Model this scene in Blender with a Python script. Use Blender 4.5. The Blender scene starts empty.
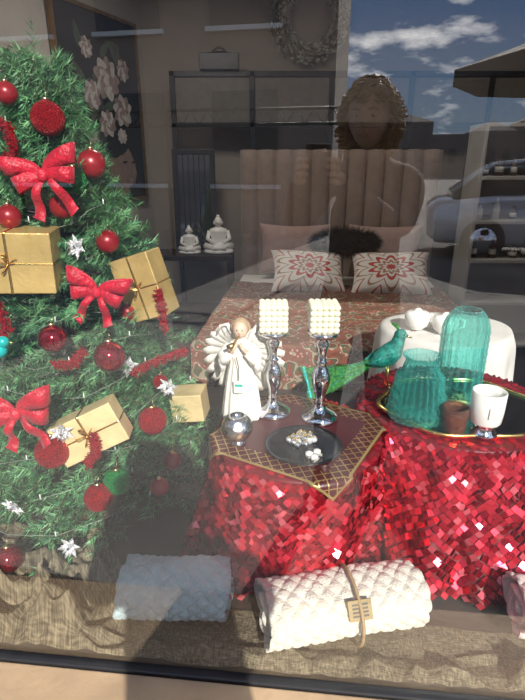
import bpy, math, random
import numpy as np
from mathutils import Vector, Matrix, noise
random.seed(7); rng=np.random.RandomState(5)
sc=bpy.context.scene
pi=math.pi
# ---------------------------------------------------------------- materials
def newmat(name):
    m=bpy.data.materials.new(name); m.use_nodes=True
    nt=m.node_tree; return m,nt,nt.nodes['Principled BSDF']
def mat(name,col,rough=.5,metal=0,var=0,scale=20,bump=0,bscale=60,coat=0,sheen=0,trans=0,spec=.5):
    m,nt,b=newmat(name)
    b.inputs['Base Color'].default_value=(*col,1); b.inputs['Roughness'].default_value=rough
    b.inputs['Metallic'].default_value=metal; b.inputs['Coat Weight'].default_value=coat
    b.inputs['Sheen Weight'].default_value=sheen; b.inputs['Transmission Weight'].default_value=trans
    b.inputs['Specular IOR Level'].default_value=spec
    tc=nt.nodes.new('ShaderNodeTexCoord')
    if var:
        n=nt.nodes.new('ShaderNodeTexNoise'); n.inputs['Scale'].default_value=scale; n.inputs['Detail'].default_value=4
        nt.links.new(tc.outputs['Object'],n.inputs['Vector'])
        r=nt.nodes.new('ShaderNodeValToRGB')
        r.color_ramp.elements[0].position=.3; r.color_ramp.elements[1].position=.7
        r.color_ramp.elements[0].color=tuple(max(0,c*(1-var)) for c in col)+(1,)
        r.color_ramp.elements[1].color=tuple(min(1,c*(1+var)) for c in col)+(1,)
        nt.links.new(n.outputs['Fac'],r.inputs['Fac']); nt.links.new(r.outputs['Color'],b.inputs['Base Color'])
    if bump:
        n=nt.nodes.new('ShaderNodeTexNoise'); n.inputs['Scale'].default_value=bscale; n.inputs['Detail'].default_value=3
        nt.links.new(tc.outputs['Object'],n.inputs['Vector'])
        bp=nt.nodes.new('ShaderNodeBump'); bp.inputs['Strength'].default_value=bump; bp.inputs['Distance'].default_value=.01
        nt.links.new(n.outputs['Fac'],bp.inputs['Height']); nt.links.new(bp.outputs['Normal'],b.inputs['Normal'])
    return m
def ramp(nt,stops,interp='LINEAR'):
    r=nt.nodes.new('ShaderNodeValToRGB'); cr=r.color_ramp; cr.interpolation=interp
    while len(cr.elements)<len(stops): cr.elements.new(.5)
    for e,(p,c) in zip(cr.elements,stops): e.position=p; e.color=(*c,1)
    return r
def math_n(nt,op,a,b=None):
    n=nt.nodes.new('ShaderNodeMath'); n.operation=op
    for i,x in enumerate((a,b)):
        if x is None: continue
        if isinstance(x,(int,float)): n.inputs[i].default_value=x
        else: nt.links.new(x,n.inputs[i])
    return n.outputs[0]

M_wall=mat('plaster_taupe',(.33,.285,.25),.9,var=.06,scale=3,bump=.1)
M_wallL=mat('plaster_left',(.38,.35,.32),.9,var=.06,scale=3,bump=.1)
M_ceil=mat('ceiling_white',(.6,.58,.55),.9,var=.03)
M_black=mat('black_metal',(.012,.012,.014),.4,var=.2)
M_dark=mat('dark_wood',(.035,.022,.016),.5,var=.4,scale=12,bump=.1)
M_white=mat('white_paint',(.72,.71,.68),.5,var=.04,scale=6)
M_cer=mat('white_ceramic',(.85,.84,.8),.25,var=.03)
M_gold=mat('gold_metal',(.85,.58,.2),.25,1,var=.1)
M_goldw=mat('gold_wrap_paper',(.60,.42,.16),.40,.4,var=.2,scale=14,bump=.4,bscale=25)
M_goldp=mat('pale_gold_paper',(.80,.63,.33),.42,.3,var=.12,scale=14,bump=.3,bscale=30)
M_chrome=mat('chrome',(.85,.85,.87),.08,1,var=.04)
M_silver=mat('silver_glitter',(.8,.8,.82),.35,.7,var=.2,scale=120,bump=.6,bscale=300)
M_redm=mat('red_matte_bauble',(.28,.008,.014),.32,.2,var=.1,coat=.4)
M_reds=mat('red_shiny_bauble',(.34,.008,.018),.1,.8,var=.05,coat=.6)
M_redg=mat('red_glitter',(.44,.012,.02),.35,.5,var=.7,scale=260,bump=1,bscale=400)
M_greeng=mat('green_glitter',(.01,.30,.07),.35,.5,var=.6,scale=260,bump=1,bscale=400)
M_rib=mat('red_ribbon',(.48,.006,.026),.42,0,var=.25,scale=50,sheen=.1,bump=.5,bscale=120)
M_cap=mat('bauble_cap',(.75,.6,.35),.3,1,var=.05)
M_turqb=mat('turquoise_enamel',(.02,.5,.48),.3,.2,var=.15,scale=30)
M_stem=mat('branch_brown',(.06,.04,.02),.9,var=.3)
M_floor=mat('dark_floor_boards',(.055,.04,.032),.5,var=.25,scale=6)
M_plat=mat('platform_boards',(.04,.032,.026),.6,var=.3,scale=6,bump=.1)
M_sill=mat('tan_sill_wood',(.32,.22,.13),.6,var=.15,scale=9,bump=.15)
M_ext=mat('exterior_plaster',(.3,.22,.16),.9,var=.1,bump=.2)

# ---------------------------------------------------------------- mesh builder
class MB:
    def __init__(s): s.v=[];s.f=[];s.m=[];s.sm=[];s.mats=[]
    def mi(s,m):
        if m not in s.mats: s.mats.append(m)
        return s.mats.index(m)
    def add(s,vs,fs,m,smooth=True,M=None):
        o=len(s.v); k=s.mi(m)
        for p in vs:
            p=Vector(p)
            if M is not None: p=M@p
            s.v.append((p.x,p.y,p.z))
        for f in fs:
            s.f.append(tuple(i+o for i in f)); s.m.append(k); s.sm.append(smooth)
    def lathe(s,prof,m,c=(0,0,0),seg=32,M=None,sx=1,sy=1,rib=0,nrib=0,smooth=True):
        vs=[];fs=[];n=len(prof)
        for (r,z) in prof:
            for k in range(seg):
                a=2*pi*k/seg; rr=r*(1+rib*math.cos(nrib*a))
                vs.append((c[0]+rr*sx*math.cos(a),c[1]+rr*sy*math.sin(a),c[2]+z))
        for i in range(n-1):
            for k in range(seg):
                k2=(k+1)%seg
                fs.append((i*seg+k,i*seg+k2,(i+1)*seg+k2,(i+1)*seg+k))
        if prof[0][0]>1e-4: fs.append(tuple(range(seg-1,-1,-1)))
        if prof[-1][0]>1e-4: fs.append(tuple((n-1)*seg+k for k in range(seg)))
        s.add(vs,fs,m,smooth,M)
    def sphere(s,c,r,m,seg=20,rings=12,M=None,smooth=True):
        if isinstance(r,(int,float)): r=(r,r,r)
        vs=[];fs=[]
        for i in range(rings+1):
            p=pi*i/rings
            for k in range(seg):
                a=2*pi*k/seg
                vs.append((c[0]+r[0]*math.sin(p)*math.cos(a),c[1]+r[1]*math.sin(p)*math.sin(a),c[2]-r[2]*math.cos(p)))
        for i in range(rings):
            for k in range(seg):
                k2=(k+1)%seg; fs.append((i*seg+k,i*seg+k2,(i+1)*seg+k2,(i+1)*seg+k))
        s.add(vs,fs,m,smooth,M)
    def tube(s,pts,r,m,seg=8,M=None,flat=None):
        pts=[Vector(p) for p in pts]; n=len(pts)
        if isinstance(r,(int,float)): r=[r]*n
        vs=[];fs=[]; prev=None
        for i,p in enumerate(pts):
            t=(pts[min(i+1,n-1)]-pts[max(i-1,0)])
            if t.length<1e-9: t=Vector((0,0,1))
            t.normalize()
            u=prev if prev is not None else (Vector((0,0,1)) if abs(t.z)<.9 else Vector((1,0,0)))
            a=(u-t*u.dot(t)); 
            if a.length<1e-6: a=t.orthogonal()
            a.normalize(); prev=a; b=t.cross(a)
            for k in range(seg):
                q=2*pi*k/seg
                vs.append(p+a*r[i]*math.cos(q)+b*r[i]*math.sin(q)*(flat or 1))
        for i in range(n-1):
            for k in range(seg):
                k2=(k+1)%seg; fs.append((i*seg+k,i*seg+k2,(i+1)*seg+k2,(i+1)*seg+k))
        fs.append(tuple(range(seg-1,-1,-1))); fs.append(tuple((n-1)*seg+k for k in range(seg)))
        s.add(vs,fs,m,True,M)
    def box(s,lo,hi,m,M=None):
        x0,y0,z0=lo;x1,y1,z1=hi
        vs=[(x0,y0,z0),(x1,y0,z0),(x1,y1,z0),(x0,y1,z0),(x0,y0,z1),(x1,y0,z1),(x1,y1,z1),(x0,y1,z1)]
        fs=[(0,3,2,1),(4,5,6,7),(0,1,5,4),(1,2,6,5),(2,3,7,6),(3,0,4,7)]
        s.add(vs,fs,m,False,M)
    def cbox(s,c,sz,m,M=None):
        s.box([c[i]-sz[i]/2 for i in range(3)],[c[i]+sz[i]/2 for i in range(3)],m,M)
    def strip(s,pts,wids,m,M=None):
        vs=[];fs=[]
        for p,w in zip(pts,wids):
            p=Vector(p);w=Vector(w); vs+= [p-w/2,p,p+w/2]
        for i in range(len(pts)-1):
            for k in range(2):
                a=i*3+k; fs.append((a,a+1,a+4,a+3))
        s.add(vs,fs,m,True,M)
    def grid(s,fn,nu,nv,m,M=None,smooth=True):
        vs=[fn(i/nu,j/nv) for j in range(nv+1) for i in range(nu+1)]
        fs=[(j*(nu+1)+i,j*(nu+1)+i+1,(j+1)*(nu+1)+i+1,(j+1)*(nu+1)+i) for j in range(nv) for i in range(nu)]
        s.add(vs,fs,m,smooth,M)
    def build(s,name,bevel=0,subsurf=0,solid=0,parent=None,origin=None):
        me=bpy.data.meshes.new(name)
        A=np.array(s.v)
        o=Vector(((A[:,0].min()+A[:,0].max())/2,(A[:,1].min()+A[:,1].max())/2,A[:,2].min())) if origin is None else Vector(origin)
        A=A-np.array(o)
        me.from_pydata(A.tolist(),[],s.f)
        for m in s.mats: me.materials.append(m)
        me.polygons.foreach_set('material_index',s.m); me.polygons.foreach_set('use_smooth',s.sm)
        me.update()
        ob=bpy.data.objects.new(name,me); ob.location=o; sc.collection.objects.link(ob)
        if solid:
            k=ob.modifiers.new('s','SOLIDIFY'); k.thickness=solid; k.offset=0
        if bevel:
            k=ob.modifiers.new('b','BEVEL'); k.width=bevel; k.segments=2; k.limit_method='ANGLE'
        if subsurf:
            k=ob.modifiers.new('ss','SUBSURF'); k.levels=subsurf; k.render_levels=subsurf
        if parent: 
            ob.parent=parent; ob.matrix_parent_inverse=Matrix.Translation(-Vector(parent.location))
        return ob
def TR(loc,rz=0,rx=0,ry=0,s=1):
    return Matrix.Translation(loc)@Matrix.Rotation(rz,4,'Z')@Matrix.Rotation(rx,4,'X')@Matrix.Rotation(ry,4,'Y')@Matrix.Scale(s,4)
def grid_obj(name,fn,nu,nv,m,uvs=(1,1),solid=0,origin=(0,0,0)):
    vs=[];uv=[]
    o=Vector(origin)
    for j in range(nv+1):
        for i in range(nu+1):
            vs.append(Vector(fn(i/nu,j/nv))-o); uv.append((i/nu*uvs[0],j/nv*uvs[1]))
    fs=[(j*(nu+1)+i,j*(nu+1)+i+1,(j+1)*(nu+1)+i+1,(j+1)*(nu+1)+i) for j in range(nv) for i in range(nu)]
    me=bpy.data.meshes.new(name); me.from_pydata(vs,[],fs); me.materials.append(m)
    ul=me.uv_layers.new(name='UVMap')
    for p in me.polygons:
        p.use_smooth=True
        for li in p.loop_indices: ul.data[li].uv=uv[me.loops[li].vertex_index]
    ob=bpy.data.objects.new(name,me); ob.location=o; sc.collection.objects.link(ob)
    if solid:
        k=ob.modifiers.new('s','SOLIDIFY'); k.thickness=solid; k.offset=0
    return ob
def nz(x,y,z=0,s=1): return noise.noise(Vector((x*s,y*s,z*s)))

# ---------------------------------------------------------------- camera
cd=bpy.data.cameras.new('camera'); cam=bpy.data.objects.new('camera',cd); sc.collection.objects.link(cam)
cam.location=(0,0,1.45); cam.rotation_euler=(math.radians(90-20.6),0,0)
cd.sensor_fit='VERTICAL'; cd.sensor_height=36; cd.lens=26; cd.clip_start=.01; cd.clip_end=300
sc.camera=cam
try:
    sc.view_settings.view_transform='Standard'; sc.view_settings.look='None'; sc.view_settings.exposure=0
except Exception: pass

# ---------------------------------------------------------------- sun and sky
sd=bpy.data.lights.new('sun','SUN'); sun=bpy.data.objects.new('sun',sd); sc.collection.objects.link(sun)
sd.energy=8.6; sd.color=(1,.955,.88); sd.angle=.0093
el=math.radians(31); dirn=Vector((-.25,1,0)).normalized()*math.cos(el)+Vector((0,0,-math.sin(el)))
sun.rotation_euler=dirn.to_track_quat('-Z','Y').to_euler(); sun.location=(3,-12,9)
w=bpy.data.worlds.new('sky'); sc.world=w; w.use_nodes=True; nt=w.node_tree; bg=nt.nodes['Background']
tc=nt.nodes.new('ShaderNodeTexCoord'); sep=nt.nodes.new('ShaderNodeSeparateXYZ'); nt.links.new(tc.outputs['Generated'],sep.inputs[0])
r=ramp(nt,[(0,(.55,.68,.82)),(.08,(.36,.55,.82)),(.22,(.19,.38,.76)),(.6,(.13,.28,.62))]); nt.links.new(sep.outputs['Z'],r.inputs['Fac'])
mp=nt.nodes.new('ShaderNodeMapping'); mp.inputs['Scale'].default_value=(4,4,11); mp.inputs['Location'].default_value=(.6,.3,.1); nt.links.new(tc.outputs['Generated'],mp.inputs[0])
n=nt.nodes.new('ShaderNodeTexNoise'); n.inputs['Scale'].default_value=1.7; n.inputs['Detail'].default_value=8; n.inputs['Roughness'].default_value=.58
nt.links.new(mp.outputs[0],n.inputs['Vector'])
cr=ramp(nt,[(.51,(0,0,0)),(.66,(1,1,1))]); nt.links.new(n.outputs['Fac'],cr.inputs['Fac'])
mx=nt.nodes.new('ShaderNodeMix'); mx.data_type='RGBA'
nt.links.new(cr.outputs['Color'],mx.inputs['Factor']); nt.links.new(r.outputs['Color'],mx.inputs['A']); mx.inputs['B'].default_value=(3.0,3.0,3.05,1)
nt.links.new(mx.outputs['Result'],bg.inputs['Color']); bg.inputs['Strength'].default_value=1.0

# ---------------------------------------------------------------- shop front (rotated frame)
GA=-math.atan(.101); GM=Matrix.Translation((0,.804,0))@Matrix.Rotation(GA,4,'Z')
gm=bpy.data.materials.new('shop_glass'); gm.use_nodes=True; nt=gm.node_tree; nt.nodes.clear()
out=nt.nodes.new('ShaderNodeOutputMaterial'); mxs=nt.nodes.new('ShaderNodeMixShader'); tr=nt.nodes.new('ShaderNodeBsdfTransparent'); gl=nt.nodes.new('ShaderNodeBsdfGlossy')
tr.inputs['Color'].default_value=(.97,.98,.97,1); gl.inputs['Roughness'].default_value=0; gl.inputs['Color'].default_value=(1,1,1,1)
lw=nt.nodes.new('ShaderNodeLayerWeight'); lw.inputs['Blend'].default_value=.5
fac=math_n(nt,'ADD',math_n(nt,'MULTIPLY',math_n(nt,'POWER',lw.outputs['Facing'],5.0),.81),.185)
nt.links.new(fac,mxs.inputs[0]); nt.links.new(tr.outputs[0],mxs.inputs[1]); nt.links.new(gl.outputs[0],mxs.inputs[2]); nt.links.new(mxs.outputs[0],out.inputs['Surface'])
b=MB(); b.add([(-1.75,0,.355),(1.75,0,.355),(1.75,0,2.17),(-1.75,0,2.17)],[(0,1,2,3)],gm,False,GM); b.build('window_1')
b=MB()
b.box((-1.8,-.012,.325),(1.8,.010,.358),M_black,GM); b.box((-1.8,-.03,2.165),(1.8,.03,2.22),M_black,GM)
b.box((-1.8,-.03,.358),(-1.745,.03,2.165),M_black,GM); b.box((1.745,-.03,.358),(1.8,.03,2.165),M_black,GM)
b.build('trim_1',bevel=.003)
b=MB(); b.box((-1.85,-.24,.316),(1.85,-.013,.351),M_sill,GM); b.build('trim_2',bevel=.004)
b=MB(); b.box((-2.6,-.03,0),(2.8,.03,.315),M_ext,GM); b.box((-2.6,-.03,2.225),(2.8,.06,3.2),M_ext,GM)
b.box((-2.6,-.03,.315),(-1.81,.06,2.225),M_ext,GM); b.box((1.81,-.03,.315),(2.8,.06,2.225),M_ext,GM); b.build('wall_front')
# room shell
b=MB(); b.box((-2.7,.3,-.05),(2.8,4.8,0),M_floor); b.build('floor')
b=MB(); b.box((-2.7,.9,2.75),(2.8,4.8,2.8),M_ceil); b.build('ceiling')
b=MB(); b.box((-1.1,4.65,0),(2.75,4.75,2.75),M_wall); b.build('wall_back')
b=MB(); b.box((2.65,.6,0),(2.75,4.65,2.75),M_wall); b.build('wall_right')
WL=Vector((-1.345,3.70,0)); Wa=Vector((.367,.930,0)).normalized(); Wn=Vector((Wa.y,-Wa.x,0))
b=MB()
p0=WL-Wa*2.95; p1=WL+Wa*1.12
q=[p0,p1,p1-Wn*.1,p0-Wn*.1]
b.add([(*v.xy,0) for v in q]+[(*v.xy,2.75) for v in q],[(3,2,1,0),(4,5,6,7),(0,1,5,4),(1,2,6,5),(2,3,7,6),(3,0,4,7)],M_wallL,False); b.build('wall_left')
b=MB(); b.box((-1.0,4.63,0),(2.64,4.648,.1),M_white); b.build('baseboard_back')
b=MB(); b.box((-1.7,.035,.0),(1.75,1.53,.36),M_plat,GM); b.build('display_platform')
# added fill lights with disc housings, out of view, to lighten the walls
for i,(x,y,e) in enumerate([(-.5,3.0,19),(1.4,3.2,6)]):
    ld=bpy.data.lights.new('fill_light','AREA'); ld.shape='DISK'; ld.size=.5; ld.energy=e; ld.color=(1,.93,.84)
    lo=bpy.data.objects.new('added_fill_glow',ld); lo.location=(x,y,2.66); sc.collection.objects.link(lo)
    b=MB(); b.lathe([(.0,.09),(.28,.09),(.28,.0),(.26,.0),(.26,.06),(0,.06)],M_white,(x,y,2.66)); ob=b.build('added_fill_lamp'); lo.parent=ob; lo.matrix_parent_inverse=Matrix.Translation(-Vector(ob.location))

# ---------------------------------------------------------------- painting
b=MB()
M_canvas=mat('canvas_dark',(.010,.010,.012),.8,var=.5,scale=4); M_pet=mat('painted_petal',(.42,.39,.37),.8,var=.25,scale=20)
M_pet2=mat('painted_petal_pink',(.24,.18,.17),.8,var=.3,scale=20); M_leaf=mat('painted_leaf',(.05,.07,.045),.8,var=.3)
M_skinp=mat('painted_skin',(.22,.15,.12),.8,var=.15); M_hairp=mat('painted_hair',(.012,.010,.009),.8,var=.3); M_bronze=mat('bronze_frame',(.30,.19,.09),.4,.7,var=.2)
PO=Vector((-1.32,3.69,0)); PL=.87
def PP(s,z,off): 
    v=PO+Wa*s+Wn*off; return (v.x,v.y,z)
def pbox(s0,s1,z0,z1,o0,o1,m):
    vs=[PP(s,z,o) for z in (z0,z1) for (s,o) in ((s0,o1),(s1,o1),(s1,o0),(s0,o0))]
    b.add(vs,[(3,2,1,0),(4,5,6,7),(0,1,5,4),(1,2,6,5),(2,3,7,6),(3,0,4,7)],m,False)
pbox(0,PL,1.165,2.40,-.012,.01,M_canvas)
for (a,c,d,e) in ((-.025,0,1.14,2.425),(PL,PL+.025,1.14,2.425),(0,PL,1.14,1.165),(0,PL,2.40,2.425)): pbox(a,c,d,e,-.014,.022,M_bronze)
lay=[.0115]
def petal(s,z,L,W,ang,m):
    lay[0]+=.00004
    vs=[]
    for k in range(14):
        t=2*pi*k/14; px=L/2+L/2*math.cos(t); py=W/2*math.sin(t)*(1.2-.4*math.cos(t))
        vs.append(PP(s+px*math.cos(ang)-py*math.sin(ang),z+px*math.sin(ang)+py*math.cos(ang),lay[0]))
    b.add(vs,[tuple(range(14))],m,False)
def flower(s,z,R,m,m2):
    for k in range(9): petal(s,z,R,R*.6,2*pi*k/9+random.random()*.4,m if k%2 else m2)
    for k in range(6): petal(s,z,R*.6,R*.4,2*pi*k/6+random.random(),m2 if k%2 else m)
    for k in range(4): petal(s,z,R*.3,R*.2,2*pi*k/4+random.random(),m)
for k in range(26): petal(.2+.55*random.random(),1.6+.65*random.random(),.16,.05,random.random()*6.28,M_leaf)
petal(.55,1.25,.33,.30,1.4,M_skinp); petal(.5,1.17,.2,.16,.9,M_skinp); 
for k in range(8): petal(.52+.05*k/8,1.5,.28,.09,.6+k*.33,M_hairp)
petal(.58,1.43,.07,.015,.1,M_hairp); petal(.70,1.43,.06,.015,.1,M_hairp); petal(.63,1.30,.07,.03,.0,M_pet2)
for (s,z,R,m,m2) in [(.48,2.0,.15,M_pet,M_pet2),(.30,1.88,.10,M_pet,M_pet2),(.64,1.80,.12,M_pet2,M_pet),(.44,1.70,.10,M_pet,M_pet2),(.28,2.17,.07,M_pet2,M_pet),(.68,2.08,.08,M_pet,M_pet2),(.25,1.58,.07,M_pet,M_pet2),(.6,1.62,.06,M_pet,M_pet)]: flower(s,z,R,m,m2)
b.build('framed_floral_painting')

# ---------------------------------------------------------------- wreath
b=MB(); M_wr=mat('wreath_leaf',(.42,.40,.33),.8,var=.35,scale=15); M_wr2=mat('wreath_twig',(.16,.13,.09),.9,var=.3)
wc=Vector((.37,4.6,2.475))
b.tube([wc+Vector((.235*math.cos(a),0,.235*math.sin(a))) for a in np.linspace(0,2*pi,40)],.04,M_wr2,8)
for k in range(1400):
    a=random.random()*2*pi; rr=.235+random.uniform(-.07,.075); p=wc+Vector((rr*math.cos(a),-random.random()*.05,rr*math.sin(a)))
    d=Vector((-math.sin(a),-.35*random.random(),math.cos(a)))+Vector([random.uniform(-.8,.8) for _ in range(3)]); d.normalize()
    sd_=d.cross(Vector((random.random(),-1,random.random()))).normalized()*.009; L=.042
    b.add([p,p+d*L*.5+sd_,p+d*L,p+d*L*.5-sd_],[(0,1,2,3)],M_wr if k%3 else M_wr2,False)
b.build('wall_wreath')

# ---------------------------------------------------------------- black framed panels on back wall
b=MB(); M_pane=mat('smoked_panel',(.15,.135,.12),.25,var=.1)
xs=[-.70+.62*i for i in range(6)]
for z0,z1 in ((2.05,2.09),(1.69,1.73)): b.box((-.72,4.38,z0),(2.42,4.42,z1),M_black)
for x in xs: b.box((x-.02,4.38,1.4),(x+.02,4.42,2.09),M_black)
for i in range(5): b.box((xs[i]+.02,4.395,1.73),(xs[i+1]-.02,4.405,2.05),M_pane)
for x in (xs[0],xs[-1]): b.box((x-.02,4.38,0),(x+.02,4.42,1.4),M_black)
b.build('black_framed_room_divider',bevel=.003)
b=MB(); b.cbox((-.33,4.40,2.15),(.30,.12,.11),M_black); b.tube([(-.40+.14*t,4.40,2.20+.05*math.sin(pi*t)) for t in np.linspace(0,1,9)],.008,M_black)
b.grid(lambda u,v:(-.33+.29*(u-.5),4.35+.10*v,2.205+.02*math.sin(pi*u)*math.sin(pi*v)),10,6,M_black)
b.build('black_storage_basket',bevel=.01)

# ---------------------------------------------------------------- bed
BM=Matrix.Translation((.40,2.36,0))@Matrix.Rotation(-math.radians(6),4,'Z')
M_mat=mat('white_linen',(.72,.70,.66),.9,var=.05,scale=8,bump=.3,bscale=20)
b=MB(); b.box((-.73,.02,.06),(.73,1.72,.30),M_dark,BM); b.box((-.74,.01,.30),(.74,1.72,.56),M_mat,BM)
for x in (-.68,.68):
    for y in (.08,1.66): b.box((x-.03,y-.03,0),(x+.03,y+.03,.06),M_dark,BM)
M_head=mat('tufted_beige_velvet',(.27,.205,.17),.85,var=.08,sheen=.4)
def hb(u,v):
    x=-.76+1.52*u; z=.25+1.27*v; c=abs(math.sin(pi*u*11)); y=1.76-.045*math.sqrt(c)*(1 if v<.97 else .3)
    if v>.5: z+= .012*c*(v-.5)
    return (x,y,z)
b.grid(hb,132,20,M_head,BM); b.box((-.76,1.762,.0),(.76,1.84,1.52),M_head,BM)
b.build('bed')
# bedspread
def mk_paisley():
    m,nt,bb=newmat('paisley_bedspread'); uv=nt.nodes.new('ShaderNodeUVMap'); 
    nn=nt.nodes.new('ShaderNodeTexNoise'); nn.inputs['Scale'].default_value=9; nt.links.new(uv.outputs[0],nn.inputs['Vector'])
    ad=nt.nodes.new('ShaderNodeMix'); ad.data_type='RGBA'; ad.inputs['Factor'].default_value=.12; nt.links.new(uv.outputs[0],ad.inputs['A']); nt.links.new(nn.outputs['Color'],ad.inputs['B'])
    v=nt.nodes.new('ShaderNodeTexVoronoi'); v.inputs['Scale'].default_value=12; nt.links.new(ad.outputs['Result'],v.inputs['Vector'])
    r=ramp(nt,[(0,(.36,.25,.13)),(.10,(.26,.03,.02)),(.26,(.06,.08,.04)),(.38,(.42,.36,.27)),(.45,(.24,.06,.04)),(.62,(.16,.045,.03))],'CONSTANT')
    nt.links.new(v.outputs['Distance'],r.inputs['Fac'])
    v2=nt.nodes.new('ShaderNodeTexVoronoi'); v2.inputs['Scale'].default_value=38; nt.links.new(uv.outputs[0],v2.inputs['Vector'])
    r2=ramp(nt,[(0,(.48,.43,.33)),(.24,(.16,.05,.035)),(.5,(.09,.10,.06))],'CONSTANT'); nt.links.new(v2.outputs['Distance'],r2.inputs['Fac'])
    mx=nt.nodes.new('ShaderNodeMix'); mx.data_type='RGBA'; mx.inputs['Factor'].default_value=.45
    nt.links.new(r.outputs[0],mx.inputs['A']); nt.links.new(r2.outputs[0],mx.inputs['B']); nt.links.new(mx.outputs['Result'],bb.inputs['Base Color'])
    bb.inputs['Roughness'].default_value=.85; return m
M_pais=mk_paisley()
def spread(u,v):
    W=.76; H=.34; ytop=1.36
    a=-(W+H)+2*(W+H)*u; y=-H+(ytop+H)*v
    x=max(-W,min(W,a)); hx=abs(a)-W if abs(a)>W else 0
    hy=-y if y<0 else 0; yy=max(y,0)-.012
    z=.580+.014*nz(a,y,0,5)+.008*nz(a,y,3,14)-max(hx,hy)
    if hx>0: x=math.copysign(W+.012+.012*math.sin(y*22)*hx/H,a)
    if hy>0: yy=-.012-.015*math.sin(a*20)*hy/H-.005
    return BM@Vector((x,yy,z))
grid_obj('paisley_bedspread',spread,110,90,M_pais,uvs=(2.2,1.7),origin=(.40,2.36,.2))
# pillows
def pillow_pat(name,c1,c2,c3):
    m,nt,bb=newmat(name); uv=nt.nodes.new('ShaderNodeUVMap'); sp=nt.nodes.new('ShaderNodeSeparateXYZ'); nt.links.new(uv.outputs[0],sp.inputs[0])
    x=math_n(nt,'SUBTRACT',math_n(nt,'FRACT',math_n(nt,'MULTIPLY',sp.outputs[0],1.0)),.5); y=math_n(nt,'SUBTRACT',sp.outputs[1],.5)
    rr=math_n(nt,'SQRT',math_n(nt,'ADD',math_n(nt,'MULTIPLY',x,x),math_n(nt,'MULTIPLY',y,y)))
    th=math_n(nt,'ARCTAN2',y,x); s=math_n(nt,'ABSOLUTE',math_n(nt,'SINE',math_n(nt,'MULTIPLY',th,5.0)))
    f=math_n(nt,'ADD',rr,math_n(nt,'MULTIPLY',math_n(nt,'MULTIPLY',s,rr),-.35))
    r=ramp(nt,[(0,c2),(.05,c1),(.08,c3),(.12,c1),(.16,c2),(.21,c1),(.29,c3),(.32,c1),(.42,c2),(.45,c1)],'CONSTANT'); nt.links.new(f,r.inputs['Fac']); nt.links.new(r.outputs[0],bb.inputs['Base Color'])
    bb.inputs['Roughness'].default_value=.9; return m
M_pp=pillow_pat('medallion_fabric',(.80,.76,.70),(.50,.07,.05),(.40,.22,.14))
def pillow(name,loc,w,h,t,m,rz=0,rx=0,ry=0,ns=1):
    M=TR(loc,rz,rx,ry)
    def fn(u,v):
        side=1 if u<.5 else -1; uu=(u*4-1) if u<.5 else (3-u*4); vv=v*2-1
        th=t*.5*max(0,(1-uu**4))**.5*max(0,(1-vv**4))**.5
        px=w/2*uu*(1-.10*(1-vv*vv)); pz=h/2*vv*(1-.10*(1-uu*uu))
        return M@Vector((px,-side*th,pz))
    return grid_obj(name,fn,48,24,m,uvs=(2,1),origin=loc)
M_pink=mat('pink_linen',(.42,.29,.26),.9,var=.08,bump=.2)
def bl(x,y,z): return tuple(BM@Vector((x,y,z)))
pillow('pink_pillow',bl(-.32,1.62,.79),.56,.40,.13,M_pink,-.1,-.25)
pillow('pink_pillow',bl(.38,1.62,.79),.56,.40,.13,M_pink,-.1,-.25)
pillow('medallion_pillow',bl(-.20,1.24,.695),.54,.38,.15,M_pp,.10,-.88,.08)
pillow('medallion_pillow',bl(.38,1.24,.695),.56,.38,.15,M_pp,-.2,-.88,-.06)
b=MB(); M_fur=mat('black_faux_fur',(.008,.012,.010),.9,var=.3); cc=Vector(bl(.06,1.41,.88))
b.sphere(cc,(.24,.07,.085),M_fur)
for k in range(3200):
    d=Vector([random.gauss(0,1) for _ in range(3)]).normalized(); p=cc+Vector((d.x*.24,d.y*.07,d.z*.085)); q=p+d*.045+Vector([random.uniform(-.02,.02) for _ in range(3)]); s_=d.orthogonal().normalized()*.002
    b.add([p-s_,p+s_,q],[(0,1,2)],M_fur,False)
b.build('black_faux_fur_cushion')

# ---------------------------------------------------------------- console + statues + mirror + chair
b=MB(); b.box((-.88,3.95,.71),(-.24,4.30,.75),M_dark)
for x in (-.86,-.26):
    for y in (3.97,4.28): b.box((x-.02,y-.02,0),(x+.02,y+.02,.71),M_dark)
b.box((-.88,3.95,.25),(-.24,4.30,.28),M_dark); b.build('console_table',bevel=.004)
M_mir=mat('mirror_glass',(.35,.36,.38),.05,1,var=.03)
b=MB(); MM=TR((-.55,4.27,.752),0,-.06)
for lo,hi in (((-.17,-.02,0),(-.13,.01,.78)),((.13,-.02,0),(.17,.01,.78)),((-.13,-.02,0),(.13,.01,.04)),((-.13,-.02,.74),(.13,.01,.78))): b.box(lo,hi,M_black,MM)
b.box((-.13,-.008,.04),(.13,-.002,.74),M_mir,MM)
for k in range(5): b.box((-.13+.043*(k+1)-.004,-.014,.04),(-.13+.043*(k+1)+.004,-.008,.74),M_black,MM)
b.build('standing_mirror',bevel=.003)
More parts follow.
